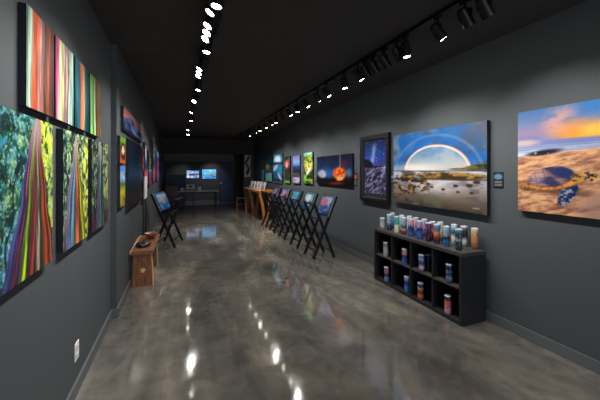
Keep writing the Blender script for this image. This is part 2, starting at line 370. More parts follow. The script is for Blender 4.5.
def bark(k):
    def f(u, v):
        w = u+.03*np.sin(v*4+k)+.05*(fbm(u*4, v*2.2, 90+k)-.5)
        c = ramp(np.clip(w, 0, 1), BARKS[k]); s = fbm(u*34+.6*np.sin(v*3), v*2.5, 95+k, 3)
        c = c*(.3+1.15*s)[..., None]; return mixc(c, C(40, 30, 36), ss(.66, .8, fbm(u*22, v*1.6, 99+k))*.6)
    return f
FANS = {
 1: [(0, (110, 130, 210)), (.1, (60, 60, 140)), (.16, (200, 60, 90)), (.22, (40, 50, 110)), (.3, (176, 206, 40)), (.38, (140, 190, 30)), (.42, (60, 50, 70)), (.5, (206, 60, 40)), (.56, (70, 60, 70)), (.64, (190, 170, 140)), (.7, (40, 50, 40)), (.76, (110, 90, 50)), (.82, (200, 70, 40)), (.9, (60, 36, 36)), (.95, (220, 100, 60)), (1, (70, 40, 40))],
 2: [(0, (150, 90, 110)), (.14, (110, 150, 190)), (.26, (80, 90, 150)), (.36, (130, 190, 190)), (.46, (60, 110, 130)), (.54, (216, 90, 50)), (.64, (240, 130, 60)), (.74, (110, 60, 50)), (.84, (190, 216, 40)), (.95, (150, 180, 40)), (1, (190, 90, 50))],
 3: [(0, (60, 30, 50)), (.2, (100, 70, 90)), (.36, (50, 90, 100)), (.5, (130, 180, 200)), (.62, (80, 120, 160)), (.72, (50, 50, 70)), (.84, (70, 130, 80)), (1, (60, 40, 50))]}
FOL = {1: ((20, 80, 60), (60, 150, 200), (190, 210, 60)), 2: ((20, 50, 30), (120, 160, 150), (200, 214, 70)), 3: ((24, 46, 30), (90, 120, 90), (180, 190, 110))}
TREE = {1: ([0, .48, .8, .97, 1.05], [.06, .35, .48, .60, .66], [1.03, .86, .75, .72, .68]), 2: ([0, .45, .7, .93, 1], [.0, .15, .3, .42, .46], [.88, .74, .6, .5, .46]), 3: ([0, .5, .9, 1.1], [.12, .3, .36, .4], [.8, .66, .58, .5])}
def tree(k):
    # bark striped trunk spreading to the ground in front of bright foliage
    def f(u, v):
        a, b_, c3 = FOL[k]
        n = fbm(u*20, v*28, 110+k); n2 = fbm(u*5, v*6, 120+k); n3 = fbm(u*44, v*58, 125+k, 3)
        c = mixc(C(*a), C(*b_), ss(.3, .7, n)*.9); c = mixc(c, C(*c3), ss(.35, .75, n2*.6+n*.4+.45*(u-.5)))
        c = mixc(c, C(240, 246, 224), ss(.56, .74, n3)*.6); c = mixc(c, C(10, 28, 24), ss(.5, .6, fbm(u*14, v*18, 131+k, 5))*.7)
        br = np.minimum(np.abs(u-.1-.35*(v-.1)-.03*np.sin(v*20)), np.abs(u-.95+.5*(v-.2)+.03*np.sin(v*16)))
        c = mixc(c, C(24, 26, 40), (1-ss(.006, .02, br))*.8*(v < .75))
        if k == 3: c = mixc(c, C(60, 30, 50), (1-ss(.1, .35, v))*.8)
        wob = .012*np.sin(v*17+k)
        le = np.interp(v, TREE[k][0], TREE[k][1])+wob; re = np.interp(v, TREE[k][0], TREE[k][2])-wob; ta = 1.0
        w = (u-le)/(re-le+1e-6)
        inside = ss(-.03, .02, w)*(1-ss(.98, 1.03, w))
        tc_ = ramp(np.clip(w+.04*(fbm(u*9, v*5, 140+k)-.5), 0, 1), FANS[k]); s = fbm(w*26, v*3, 150+k, 3)
        tc_ = tc_*(.3+1.25*s**1.2)[..., None]; tc_ = mixc(tc_, C(30, 22, 34), ss(.55, .72, fbm(w*18+2, v*2.4, 160+k, 3))*.6); tc_ = mixc(tc_, C(206, 180, 196), ss(.66, .95, v/ta)*.6)
        return mixc(c, tc_, inside)
    return f
def im_mountain(u, v):
    n = fbm(u*8, v*7, 161); c = ramp(v, [(.4, (240, 130, 70)), (.7, (226, 120, 90)), (1, (170, 90, 110))])
    hz = .5+.28*np.exp(-((u-.35)/.22)**2)+.05*n
    m = mixc(C(16, 30, 70), C(60, 110, 190), ss(.4, .65, n)); c = mixc(m, c, ss(-.02, .02, v-hz))
    c = mixc(c, C(170, 200, 240), ell(u, v, .7, .2, .3, .06, -.2, .6)*.7); return mixc(c, C(10, 14, 34), (1-ss(.08, .16, v)))
def im_orb(u, v):
    n = fbm(u*6, v*6, 163); c = mixc(C(190, 100, 40), C(90, 110, 50), ss(.4, .6, v+.3*(n-.5))); c = mixc(c, C(110, 160, 40), ss(.75, .85, v))
    c = mixc(c, C(60, 30, 24), ell(u, v, .5, .45, .42, .32)); return mixc(c, C(240, 210, 180), ell(u, v, .5, .5, .26, .18, 0, .3))
def im_meadow(u, v):
    n = fbm(u*8, v*12, 165); c = ramp(v, [(0, (150, 140, 30)), (.35, (216, 200, 50)), (.55, (90, 130, 50)), (.62, (120, 170, 220)), (1, (70, 130, 210))])
    c = mixc(c, C(50, 70, 20), ss(.55, .7, n)*(1-ss(.55, .62, v))); return mixc(c, C(240, 240, 245), ss(.55, .7, n)*ss(.65, .7, v))
def im_dusk(u, v):
    n = fbm(u*7, v*8, 167); c = ramp(v, [(0, (28, 16, 14)), (.16, (44, 26, 20)), (.3, (16, 28, 48)), (.6, (18, 40, 70)), (1, (22, 26, 44))])
    return mixc(c, C(60, 90, 120), ss(.6, .8, n)*ell(u, v, .5, .4, .5, .16, 0, .8)*.5)
def im_ember(u, v): return mixc(C(220, 90, 30), C(60, 30, 60), ss(.3, .7, fbm(u*3, v*6, 171)))
def im_board(u, v):
    c = mixc(C(16, 18, 30), C(44, 40, 70), fbm(u*5, v*9, 173)); c = mixc(c, C(200, 190, 200), ell(u, v, .45, .5, .22, .46, -.1, .1)); return mixc(c, C(60, 90, 160), ell(u, v, .5, .12, .4, .1)*.8)
def im_red(u, v):
    n = fbm(u*4, v*6, 175); c = mixc(C(40, 30, 90), C(190, 60, 40), ss(.2, .6, 1-np.abs(v-.45)*1.6)); return mixc(c, C(240, 130, 80), ell(u, v, .5, .45, .3, .25, 0, .8)*n)
def im_purple(u, v):
    n = fbm(u*5, v*9, 177); c = mixc(C(40, 30, 90), C(190, 60, 120), ss(.4, .7, n)); return mixc(c, C(70, 150, 200), ss(.75, .9, v))
def im_green(u, v):
    n = fbm(u*5, v*9, 179); c = mixc(C(20, 30, 60), C(110, 190, 90), ss(.5, .75, n)); return mixc(c, C(210, 120, 60), ell(u, v, .5, .3, .3, .12, 0, .5)*.8)
def im_town(u, v):
    n = fbm(u*8, v*6, 181); c = ramp(v, [(0, (60, 100, 170)), (.3, (120, 160, 210)), (.5, (40, 60, 110)), (.7, (150, 190, 230)), (1, (40, 120, 210))])
    c = mixc(c, C(240, 246, 255), ss(.5, .65, n)*.8); c = mixc(c, C(14, 24, 60), ell(u, v, .45, .42, .3, .09, .1, .3)); return mixc(c, C(190, 60, 50), ell(u, v, .62, .6, .08, .08)*.8)
def im_beachsky(u, v):
    n = fbm(u*5, v*5, 183); c = ramp(v, [(0, (30, 90, 170)), (.25, (60, 150, 210)), (1, (90, 180, 225))]); c = mixc(c, C(210, 235, 245), ss(.5, .8, n)*.5)
    w = ell(u, v, .66, .44, .4, .07, .35, .3); c = mixc(c, C(150, 110, 90), w*.9); return mixc(c, C(40, 50, 60), ell(u, v, .8, .3, .2, .05, -.2, .3))
def im_print(k):
    cols = [((30, 60, 120), (150, 180, 220), (230, 80, 90)), ((24, 70, 100), (130, 170, 190), (226, 220, 226)), ((26, 40, 80), (90, 130, 170), (60, 190, 190)), ((30, 30, 60), (120, 120, 170), (220, 120, 130)), ((20, 30, 50), (80, 90, 120), (150, 100, 160)), ((40, 90, 150), (130, 180, 230), (200, 150, 120))][k]
    def f(u, v):
        n = fbm(u*5, v*7, 190+k); c = mixc(C(*cols[0]), C(*cols[1]), ss(.3, .7, n*.6+v*.4)); c = mixc(c, C(*cols[2]), ell(u, v, .35+.1*(k % 3), .68, .26, .2, .4, .5)*(.4+.6*n))
        e = np.minimum(np.minimum(u, 1-u), np.minimum(v, 1-v)); return mixc(C(20, 22, 28), c, ss(.035, .05, e))
    return f

# ------------------------------------------------------------------ the room
XR, XL, XL2, H = 3.0, -.68, -.63, 2.90
YS, YST, YB, YF = 13.3, 3.78, 15.9, -3.6        # header, wall step, back wall, front wall
bm = NB(); box(bm, -1.0, 3.3, YF-.1, YB+.1, -.1, 0); struct('floor', bm, M['floor'])
bm = NB(); box(bm, -1.0, 3.3, YF-.1, YS, H, H+.1); struct('ceiling', bm, M['ceil'])
bm = NB(); box(bm, -1.0, 3.3, YS, YB+.1, 2.28, H+.1); struct('ceiling_back', bm, M['ceil'])
bm = NB(); box(bm, XR, XR+.12, YF-.1, YB, 0, H); struct('wall_right', bm, M['wall'])
bm = NB(); prism(bm, [(XL-.12, YF-.1), (XL, YF-.1), (XL, YST), (XL2, YST), (XL2, YB), (XL-.12, YB)], 'z', 0, H); struct('wall_left', bm, M['wall'])
bm = NB(); box(bm, -.8, 3.1, YB, YB+.1, 0, 2.3); struct('wall_back', bm, M['backwall'])
bm = NB(); box(bm, 2.56, XR, YS+.02, YS+.14, 0, 2.28); struct('wall_return', bm, M['wall'])
bm = NB()
box(bm, -.8, 3.1, YF-.1, YF, 0, .2); box(bm, -.8, 3.1, YF-.1, YF, 2.5, H); box(bm, -.8, -.3, YF-.1, YF, .2, 2.5); box(bm, 2.7, 3.1, YF-.1, YF, .2, 2.5)
struct('wall_front', bm, M['wall'])
def skirting(name, x0, x1, y0, y1):
    bm = NB(); box(bm, x0, x1, y0, y1, 0, .095, .003); struct(name, bm, M['base'])
skirting('baseboard_right', XR-.015, XR, YF, YS); skirting('baseboard_left', XL, XL+.016, YF, YST); skirting('baseboard_left_back', XL2, XL2+.016, YST, YB)
bm = NB(); box(bm, XL, XL2+.018, YST-.016, YST, 0, .095, .003); struct('trim_1', bm, M['base'])
bm = NB(); box(bm, XL2, 1.86, YB-.015, YB, 0, .13); struct('baseboard_back', bm, M['base'])
bm = NB(); box(bm, XL2, XR, 14.55, 14.7, 0, .012, .004); struct('trim_2', bm, M['navy'])
# door at the back
bm = NB()
box(bm, 1.86, 2.56, YB-.05, YB, .0, 2.02)
d = struct('door_1', bm, M['navy'])
bm = NB(); box(bm, 1.82, 1.87, YB-.07, YB, 0, 2.07); box(bm, 2.55, 2.6, YB-.07, YB, 0, 2.07); box(bm, 1.82, 2.6, YB-.07, YB, 2.02, 2.07); obj('door_frame', bm, M['frame'], d)
bm = NB(); tube(bm, (1.92, YB-.05, .98), (1.92, YB-.1, .98), .012); tube(bm, (1.92, YB-.1, .98), (2.03, YB-.1, .98), .01); tube(bm, (1.92, YB-.05, .98), (1.92, YB-.056, .98), .03); obj('door_handle', bm, M['steel'], d)
# wall outlet
t = thing('wall_outlet', 'white double electrical outlet low on the near left wall', 'outlet', (XL, 2.6, .29))
bm = NB(); box(bm, 0, .006, -.042, .042, -.062, .062, .002); obj('cover_plate', bm, M['white'], t)
for z in (-.028, .028):
    bm = NB(); box(bm, .006, .010, -.017, .017, z-.014, z+.014, .002); s = obj('socket', bm, M['white'], t)
    bm = NB(); box(bm, .0095, .0108, -.009, -.006, z-.004, z+.007); box(bm, .0095, .0108, .006, .009, z-.004, z+.007); tube(bm, (.0095, 0, z-.009), (.0108, 0, z-.009), .003, seg=8); obj('slot', bm, M['blackmetal'], s)

# ------------------------------------------------------------------ wall art
def wall_art(side, y0, y1, z0, z1, func, name, label, cat='picture', group=None, t=.034, nu=60, nv=60, xw=None, backing='panel'):
    yc = (y0+y1)/2
    if side == 'R':
        x = xw or XR; r = thing(name, label, cat, (x, yc, z0), group); hw = (y1-y0)/2
        bm = NB(); box(bm, -t, -.001, -hw, hw, 0, z1-z0, .001); obj('backing', bm, M[backing], r)
        picture('picture', (-t-.002, hw, 0), (0, -2*hw, 0), (0, 0, z1-z0), func, nu, nv, M['photo'], r)
    elif side == 'L':
        x = xw; r = thing(name, label, cat, (x, yc, z0), group); hw = (y1-y0)/2
        bm = NB(); box(bm, .001, t, -hw, hw, 0, z1-z0, .001); obj('backing', bm, M[backing], r)
        picture('picture', (t+.002, -hw, 0), (0, 2*hw, 0), (0, 0, z1-z0), func, nu, nv, M['photo'], r)
    return r
g = 'coloured bark prints in the upper left row'
for k, (a, b_, w) in enumerate([(1.755, 2.085, 'nearest in upper row, broad orange red stripe'), (2.11, 2.43, 'second in upper row, cream and magenta streaks'), (2.455, 2.785, 'third in upper row, teal edges, orange middle'), (2.82, 3.165, 'farthest in upper row, green and rust')]):
    wall_art('L', a, b_, 1.847, 2.313, bark(k+1), 'metal_print', 'colourful bark print on left wall, '+w, group=g, xw=XL, t=.03, nu=90, nv=60)
g = 'rainbow tree prints in the lower left row'
wall_art('L', 1.50, 2.05, 1.069, 1.804, tree(1), 'metal_print', 'largest looking tree print, nearest of lower left row, lime and purple striped trunk', group=g, xw=XL, t=.034, nu=150, nv=190)
wall_art('L', 2.215, 2.743, 1.069, 1.804, tree(2), 'metal_print', 'middle tree print of lower left row, blue and orange striped trunk', group=g, xw=XL, t=.034, nu=140, nv=180)
wall_art('L', 2.855, 3.425, 1.069, 1.804, tree(3), 'metal_print', 'farthest tree print of lower left row, pale blue trunk among dark greens', group=g, xw=XL, t=.034, nu=120, nv=150)
g = 'prints on the left wall past the corner'
wall_art('L', 3.80, 4.16, 1.64, 1.935, im_orb, 'metal_print', 'small orange and green print above the yellow meadow print on left wall', xw=XL2, t=.03, group=g)
wall_art('L', 3.80, 4.12, 1.164, 1.612, im_meadow, 'metal_print', 'small upright print of yellow meadow under blue sky on left wall', xw=XL2, t=.03, group=g)
wall_art('L', 4.017, 5.85, 2.03, 2.30, im_mountain, 'metal_print', 'wide panoramic print of blue mountain under orange sky, high on left wall', xw=XL2, t=.03, group=g, nu=90, nv=50)
wall_art('L', 4.34, 5.79, 1.08, 1.965, im_dusk, 'metal_print', 'large dark navy dusk print on left wall below the mountain panorama', xw=XL2, t=.034, group=g, nu=80, nv=60)
wall_art('L', 5.93, 6.12, 1.56, 1.95, im_ember, 'metal_print', 'tiny glowing orange print right after the large dark print', xw=XL2, t=.03, group=g, nu=20, nv=30)
for a, b_, z0, z1, f, lb in [(6.25, 6.75, 1.68, 2.08, im_board, 'dark print with a white surfboard shape, upper left wall'), (6.25, 6.85, 1.26, 1.66, im_red, 'red and orange print under the surfboard print on left wall'),
                          (7.1, 7.6, 1.62, 1.98, im_green, 'dark blue and green print, upper left wall behind the surfboard print'), (7.1, 7.7, 1.24, 1.6, im_purple, 'magenta and violet print, lower left wall above the left rack'),
                          (8.1, 8.8, 1.78, 2.28, im_board, 'tall dark print with pale board, far up the left wall'), (8.1, 8.8, 1.28, 1.74, im_red, 'red print below the far pale board print on left wall'), (9.4, 10.3, 1.28, 2.1, im_purple, 'farthest print on the left wall, violet and blue')]:
    wall_art('L', a, b_, z0, z1, f, 'metal_print', lb, xw=XL2, t=.03, group=g, nu=30, nv=40)
# right wall
wall_art('R', .775, 1.975, 1.188, 2.10, im_turtle, 'metal_print', 'large print of a sea turtle on sand at sunset, nearest on right wall', nu=240, nv=170, t=.04)
wall_art('R', 2.284, 3.782, 1.10, 2.08, im_rainbow, 'metal_print', 'large print of a double rainbow over a rocky shore above the cube shelf', nu=240, nv=160, t=.048)
wall_art('R', 4.985, 6.565, 1.262, 1.886, im_volcano, 'metal_print', 'wide dark print of an orange volcanic plume on the right wall', nu=120, nv=60)
g = 'tall narrow prints at the far end of the right wall'
for a, b_, z0, z1, f, lb in [(6.83, 7.39, 1.245, 2.02, im_forest, 'tall green and yellow forest print, nearest of the tall narrow prints'), (7.69, 8.22, 1.224, 1.985, im_pier, 'tall violet blue seascape print next to the forest print'),
                          (8.47, 8.97, 1.21, 2.0, im_flower, 'tall dark print with a red blossom and green foot'), (9.18, 10.25, 1.175, 2.13, im_wave3, 'broadest of the tall prints, blue with white peak at top'),
                          (10.36, 11.2, 1.195, 2.14, im_stack3, 'tall print of three stacked dark green and blue scenes'), (11.38, 11.8, 1.185, 1.607, im_bluestrip, 'small teal print at the far end of the right wall')]:
    wall_art('R', a, b_, z0, z1, f, 'metal_print', lb, group=g, nu=30, nv=60)
# framed night picture
r = thing('framed_picture', 'black framed picture of a starry night sky over pale lava, right wall', 'picture', (XR, 4.30, 1.055))
hw, hh = .40, 1.093
def frame_ring(bm, w, h, fw, x0, x1, ins=0):
    box(bm, x0, x1, -w, w, ins, ins+fw, .002); box(bm, x0, x1, -w, w, h-fw-ins, h-ins, .002); box(bm, x0, x1, -w, -w+fw, ins+fw, h-fw-ins, .002); box(bm, x0, x1, w-fw, w, ins+fw, h-fw-ins, .002)
bm = NB(); frame_ring(bm, hw, hh, .055, -.055, -.001); obj('frame', bm, M['frame'], r)
bm = NB(); frame_ring(bm, hw-.055, hh, .012, -.05, -.02, .055); obj('fillet', bm, M['frameline'], r)
bm = NB(); box(bm, -.02, -.002, -hw+.05, hw-.05, .05, hh-.05); obj('mat_board', bm, M['matboard'], r)
picture('picture', (-.0225, .29, .13), (0, -.58, 0), (0, 0, .89), im_night, 60, 110, M['photo'], r)
# back wall pictures
def back_art(x0, x1, z0, z1, f, name, label, cat, m='photo', y=YB):
    r = thing(name, label, cat, ((x0+x1)/2, y, z0)); hw = (x1-x0)/2
    bm = NB(); box(bm, -hw, hw, -.04, -.001, 0, z1-z0, .002); obj('backing' if m == 'photo' else 'casing', bm, M['frame'], r)
    picture('picture' if m == 'photo' else 'screen', (-hw+.012, -.042, .012), (2*hw-.024, 0, 0), (0, 0, z1-z0-.024), f, 50, 40, M[m], r)
back_art(.29, .87, 1.22, 1.60, im_town, 'display_screen', 'lit blue screen showing a snowy harbour, left of two on back wall', 'screen', 'screen')
back_art(1.0, 1.68, 1.17, 1.66, im_beachsky, 'display_screen', 'lit pale blue screen with a brown wing shape, right of two on back wall', 'screen', 'screen')
r = thing('metal_print', 'narrow white, blue and red print on the far wall end under the header', 'picture', (2.72, YS+.02, 1.31))
bm = NB(); box(bm, -.13, .13, -.03, -.001, 0, .95, .002); obj('backing', bm, M['panel'], r)
picture('picture', (-.13, -.032, 0), (.26, 0, 0), (0, 0, .95), im_surf, 20, 50, M['photo'], r)
# caption cards
def caption(y, z, w, h, col, label):
    r = thing('caption_card', label, 'label', (XR, y, z), 'caption cards beside the pictures')
    bm = NB(); box(bm, -.006, -.001, -w/2, w/2, 0, h, .001); obj('plate', bm, M['card'], r)
    def f(u, v):
        c = full(u, (34, 36, 42)); c = mixc(c, C(*col), ell(u, v, .5, .72, .46, .2, 0, .3)*ss(.52, .56, v))
        c = mixc(c, C(190, 190, 190), ((np.abs(np.sin(v*34)) > .85) & (v < .45) & (v > .08) & (u > .12) & (u < .88))*.8); return c
    picture('printed_face', (-.0068, w/2-.004, .004), (0, -w+.008, 0), (0, 0, h-.008), f, 16, 36, M['photo'], r)
caption(2.195, 1.383, .105, .16, (96, 128, 160), 'small dark caption card between the turtle and rainbow prints')
caption(3.86, 1.36, .09, .15, (120, 130, 190), 'small dark caption card between rainbow print and framed night picture')
caption(4.915, 1.285, .10, .235, (210, 90, 50), 'narrow caption card with an orange patch beside the volcano print')
caption(6.70, 1.323, .10, .168, (120, 160, 60), 'small caption card between the volcano and forest prints')

# ------------------------------------------------------------------ track lighting
def make_track(name, x, y0, y1, label):
    t = thing(name, label, 'lighting track', (x, y0, H), 'ceiling lighting tracks')
    bm = NB(); box(bm, -.018, .018, 0, y1-y0, -.035, 0, .002); obj('rail', bm, M['blackmetal'], t)
    bm = NB(); box(bm, -.028, .028, (y1-y0)*.3, (y1-y0)*.3+.16, -.05, 0, .003); obj('power_feed', bm, M['blackmetal'], t)
make_track('ceiling_track', 2.04, .4, 12.2, 'long black lighting track running along the ceiling near the right wall')
make_track('ceiling_track', .24, .3, 10.9, 'long black lighting track running along the ceiling near the left wall')
def make_lamp(tilt_y):
    # built for aiming towards +x; origin on the rail
    t = bpy.data.objects.new('track_spotlight', None); COL.objects.link(t); t.empty_display_size = .05
    bm = NB(); box(bm, -.016, .016, -.045, .045, -.03, 0, .003); tube(bm, (0, 0, -.03), (0, 0, -.085), .011, seg=12); obj('mount', bm, M['blackmetal'], t)
    ax = Vector((math.sin(tilt_y), 0, -math.cos(tilt_y))).normalized()
    piv = Vector((0, 0, -.13))
    bm = NB()
    for s in (-1, 1): bar(bm, (0, s*.052, -.085), (piv.x, s*.052, piv.z-.01), .006, .022)
    bar(bm, (0, -.052, -.085), (0, .052, -.085), .022, .006, up=(1, 0, 0)); obj('yoke', bm, M['blackmetal'], t)
    a = piv-ax*.055; b_ = piv+ax*.075
    bm = NB(); tube(bm, a, b_-ax*.012, .042, .044, 28); tube(bm, a-ax*.018, a, .032, .04, 28)
    h = obj('lamp_head', bm, M['blackmetal'], t)
    bm = NB()
    q = ax.to_track_quat('Z', 'Y').to_matrix().to_4x4()
    prof = [(.044, 0), (.046, 0), (.046, .018), (.040, .018), (.029, .004), (.029, 0)]
    seg = 28; rings = [[bm.verts.new((Matrix.Translation(b_-ax*.014) @ q) @ Vector((r*math.cos(2*math.pi*i/seg), r*math.sin(2*math.pi*i/seg), z))) for i in range(seg)] for r, z in prof]
    for j in range(len(rings)):
        A, B = rings[j], rings[(j+1) % len(rings)]
        for i in range(seg): bm.faces.new((A[i], A[(i+1) % seg], B[(i+1) % seg], B[i]))
    obj('bezel', bm, M['blackmetal'], h)
    bm = NB(); tube(bm, b_-ax*.004, b_+ax*.001, .030, seg=28); obj('lens', bm, M['glow'], h)
    return t, b_, ax
proto, LENS, AX = make_lamp(math.radians(35))
proto_down, LENS_D, AX_D = make_lamp(math.radians(9))
LY = [2.0, 2.15, 2.24, 2.5, 2.64, 2.75, 3.01, 3.58, 3.73, 3.83, 4.45, 5.29, 6.27, 7.2, 8.91, 9.95]
RY = [1.6, 1.76, 2.03, 2.43, 2.55, 2.77, 2.97, 3.13, 3.29, 3.64, 4.18, 4.51, 4.98, 5.43, 5.89, 6.35, 6.8, 7.22, 7.79, 8.33, 8.95, 9.65, 10.13]
LY = [1.2, 1.6]+LY; RY = [.75, 1.1]+RY  # first two on each track: unseen extra lamps added to light the near prints
def spread(ys):
    out = []
    for y in ys: out.append(max(y, out[-1]+.125) if out else y)
    return out
LY, RY = spread(LY), spread(RY)
ORD = ['first', 'second', 'third', 'fourth', 'fifth', 'sixth', 'seventh', 'eighth', 'ninth', 'tenth', 'eleventh', 'twelfth', 'thirteenth', 'fourteenth', 'fifteenth', 'sixteenth', 'seventeenth', 'eighteenth', 'nineteenth', 'twentieth', 'twenty-first', 'twenty-second', 'twenty-third', 'twenty-fourth', 'twenty-fifth']
rnd = random.Random(4)
used = {'aim': False, 'down': False}
def spot_light(parent, k, pos, ax, cone, blend):
    l = bpy.data.lights.new('spot_beam', 'SPOT'); l.energy = k; l.color = SPOT_C
    l.spot_size = math.radians(cone); l.spot_blend = blend; l.shadow_soft_size = .02
    o = bpy.data.objects.new('spot_beam', l); COL.objects.link(o); o.parent = parent
    o.location = pos+ax*.012; o.rotation_euler = ax.to_track_quat('-Z', 'Y').to_euler()
DOWN = {'left': (3, 8, 12, 15, 17), 'right': (5, 11, 15, 18, 21, 23)}
lamps = []
for side, ys in (('left', LY), ('right', RY)):
    for i, y in enumerate(ys):
        kind = 'down' if i in DOWN[side] else 'aim'
        p = proto_down if kind == 'down' else proto
        o = p if not used[kind] else copy_tree(p)
        used[kind] = True
        x = .24 if side == 'left' else 2.04
        o.location = (x, y, H-.035); o.rotation_euler = (0, 0, (math.pi+(.75 if y > 4.2 and i % 2 else rnd.uniform(-.05, .45))) if side == 'left' else rnd.uniform(-.5, .05)-(.3 if i % 3 == 0 and y > 4 else 0))
        tag(o, 'black track spotlight on the %s ceiling track, %s from the viewer' % (side, ORD[i]), 'spotlight', 'spotlights on the %s track' % side)
        if side == 'right' and i == len(ys)-1: o.rotation_euler = (0, 0, 1.35)
        lamps.append((o, kind))
for o, kind in lamps:
    if kind == 'aim': spot_light(o, SPOT_E*(1.8 if o.location.y > 5.5 else 1), LENS, AX, 90, 1.0)
    else: spot_light(o, DOWN_E*(2.4 if o.location.y > 5.5 else 1.2), LENS_D, AX_D, 130, .8)

# ------------------------------------------------------------------ cube shelf and tumblers
SX0, SX1, SY0, SY1, SH = 2.62, 2.955, 2.30, 3.80, .73
sh = thing('cube_shelf', 'long black cube shelf with eight open compartments under the rainbow print', 'shelf', (SX0, SY0, 0))
Lx, Ly = SX1-SX0, SY1-SY0
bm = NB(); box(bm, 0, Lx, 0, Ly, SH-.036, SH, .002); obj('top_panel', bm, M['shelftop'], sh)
bm = NB(); box(bm, 0, Lx, 0, Ly, 0.0, .038, .002); obj('bottom_panel', bm, M['shelf'], sh)
for y in (0, Ly-.036):
    bm = NB(); box(bm, 0, Lx, y, y+.036, .038, SH-.036, .002); obj('side_panel', bm, M['shelf'], sh)
cw = (Ly-.072)/4
for i in (1, 2, 3):
    bm = NB(); box(bm, .004, Lx, .036+cw*i-.008, .036+cw*i+.008, .038, SH-.036); obj('divider', bm, M['shelf'], sh)
for i in range(4):
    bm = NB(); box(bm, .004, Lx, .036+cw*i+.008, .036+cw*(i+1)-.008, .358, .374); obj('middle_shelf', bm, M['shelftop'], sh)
bm = NB(); box(bm, Lx-.006, Lx, .036, Ly-.036, .038, SH-.036); obj('back_panel', bm, M['shelf'], sh)
TH = .212
def tumbler_col(bands, seed, blob=None):
    def f(u, v):
        n = fbm(u*10, v*8, seed); c = ramp(np.clip(v+.12*(n-.5), 0, 1), bands); c = mixc(c, C(230, 232, 235), ss(.64, .74, fbm(u*16, v*12, seed+3))*.4)
        c = mixc(c, C(14, 18, 40), ss(.62, .74, fbm(u*8, v*6, seed+7))*.6)
        if blob: c = mixc(c, C(*blob), ss(.52, .64, fbm(u*6, v*4, seed+11))*.9)
        return c
    return f
def tumbler(x, y, z, bands, label, seed, lid='lidclear', h=TH, r=.035, blob=None, group='photo tumblers on and in the cube shelf'):
    t = thing('tumbler', label, 'tumbler', (x, y, z), group)
    nu, nv = 32, 20
    me = bpy.data.meshes.new('body'); f = tumbler_col(bands, seed, blob)
    zs = [0, .004]+list(np.linspace(.008, h-.012, nv))+[h-.006, h-.005]
    rs = [r*.86, r*.92]+[r*.94+r*.06*((q-.008)/h) for q in zs[2:-2]]+[r*.97, 0.0001]
    co = []; cc = []
    for zz, rr in zip(zs, rs):
        for i in range(nu):
            a = 2*math.pi*i/nu; co.append((rr*math.cos(a), rr*math.sin(a), zz)); cc.append((i/nu, zz/h))
    F = []
    for j in range(len(zs)-1):
        for i in range(nu): F.append((j*nu+i, j*nu+(i+1) % nu, (j+1)*nu+(i+1) % nu, (j+1)*nu+i))
    F.append(tuple(range(nu))[::-1])
    me.from_pydata(co, [], F); me.update()
    for p in me.polygons: p.use_smooth = len(p.vertices) == 4
    cc = np.array(cc); uu = np.abs(cc[:, 0]*2-1)+.0   # mirrored so the wrap has no seam
    col = lin(np.clip(f(uu, cc[:, 1]), 0, 255))*.8; ca = me.color_attributes.new('Col', 'FLOAT_COLOR', 'POINT')
    ca.data.foreach_set('color', np.concatenate([col, np.ones((len(col), 1))], 1).astype(np.float32).ravel())
    link('body', me, M['wrap'], t)
    bm = NB(); lathe(bm, [(r*.96, h-.007), (r*1.0, h-.005), (r*1.0, h+.002), (r*.9, h+.006), (r*.86, h+.004), (r*.3, h+.004)]); obj('lid', bm, M[lid], t, smooth=True)
    bm = NB(); box(bm, r*.1, r*.7, -r*.16, r*.16, h+.0035, h+.009, .001); obj('sip_slider', bm, M['white'], t)
    return t
NV = (24, 34, 84); BL = (40, 90, 190); SK = (130, 180, 225); LV = (176, 160, 216); PK = (232, 160, 176); WH = (232, 236, 238); OR = (236, 120, 50); RD = (190, 44, 60); TL = (30, 160, 150); CR = (226, 224, 180); BK = (20, 22, 32); GY = (140, 148, 156); GN = (60, 90, 70)
on = 'on top of the cube shelf'
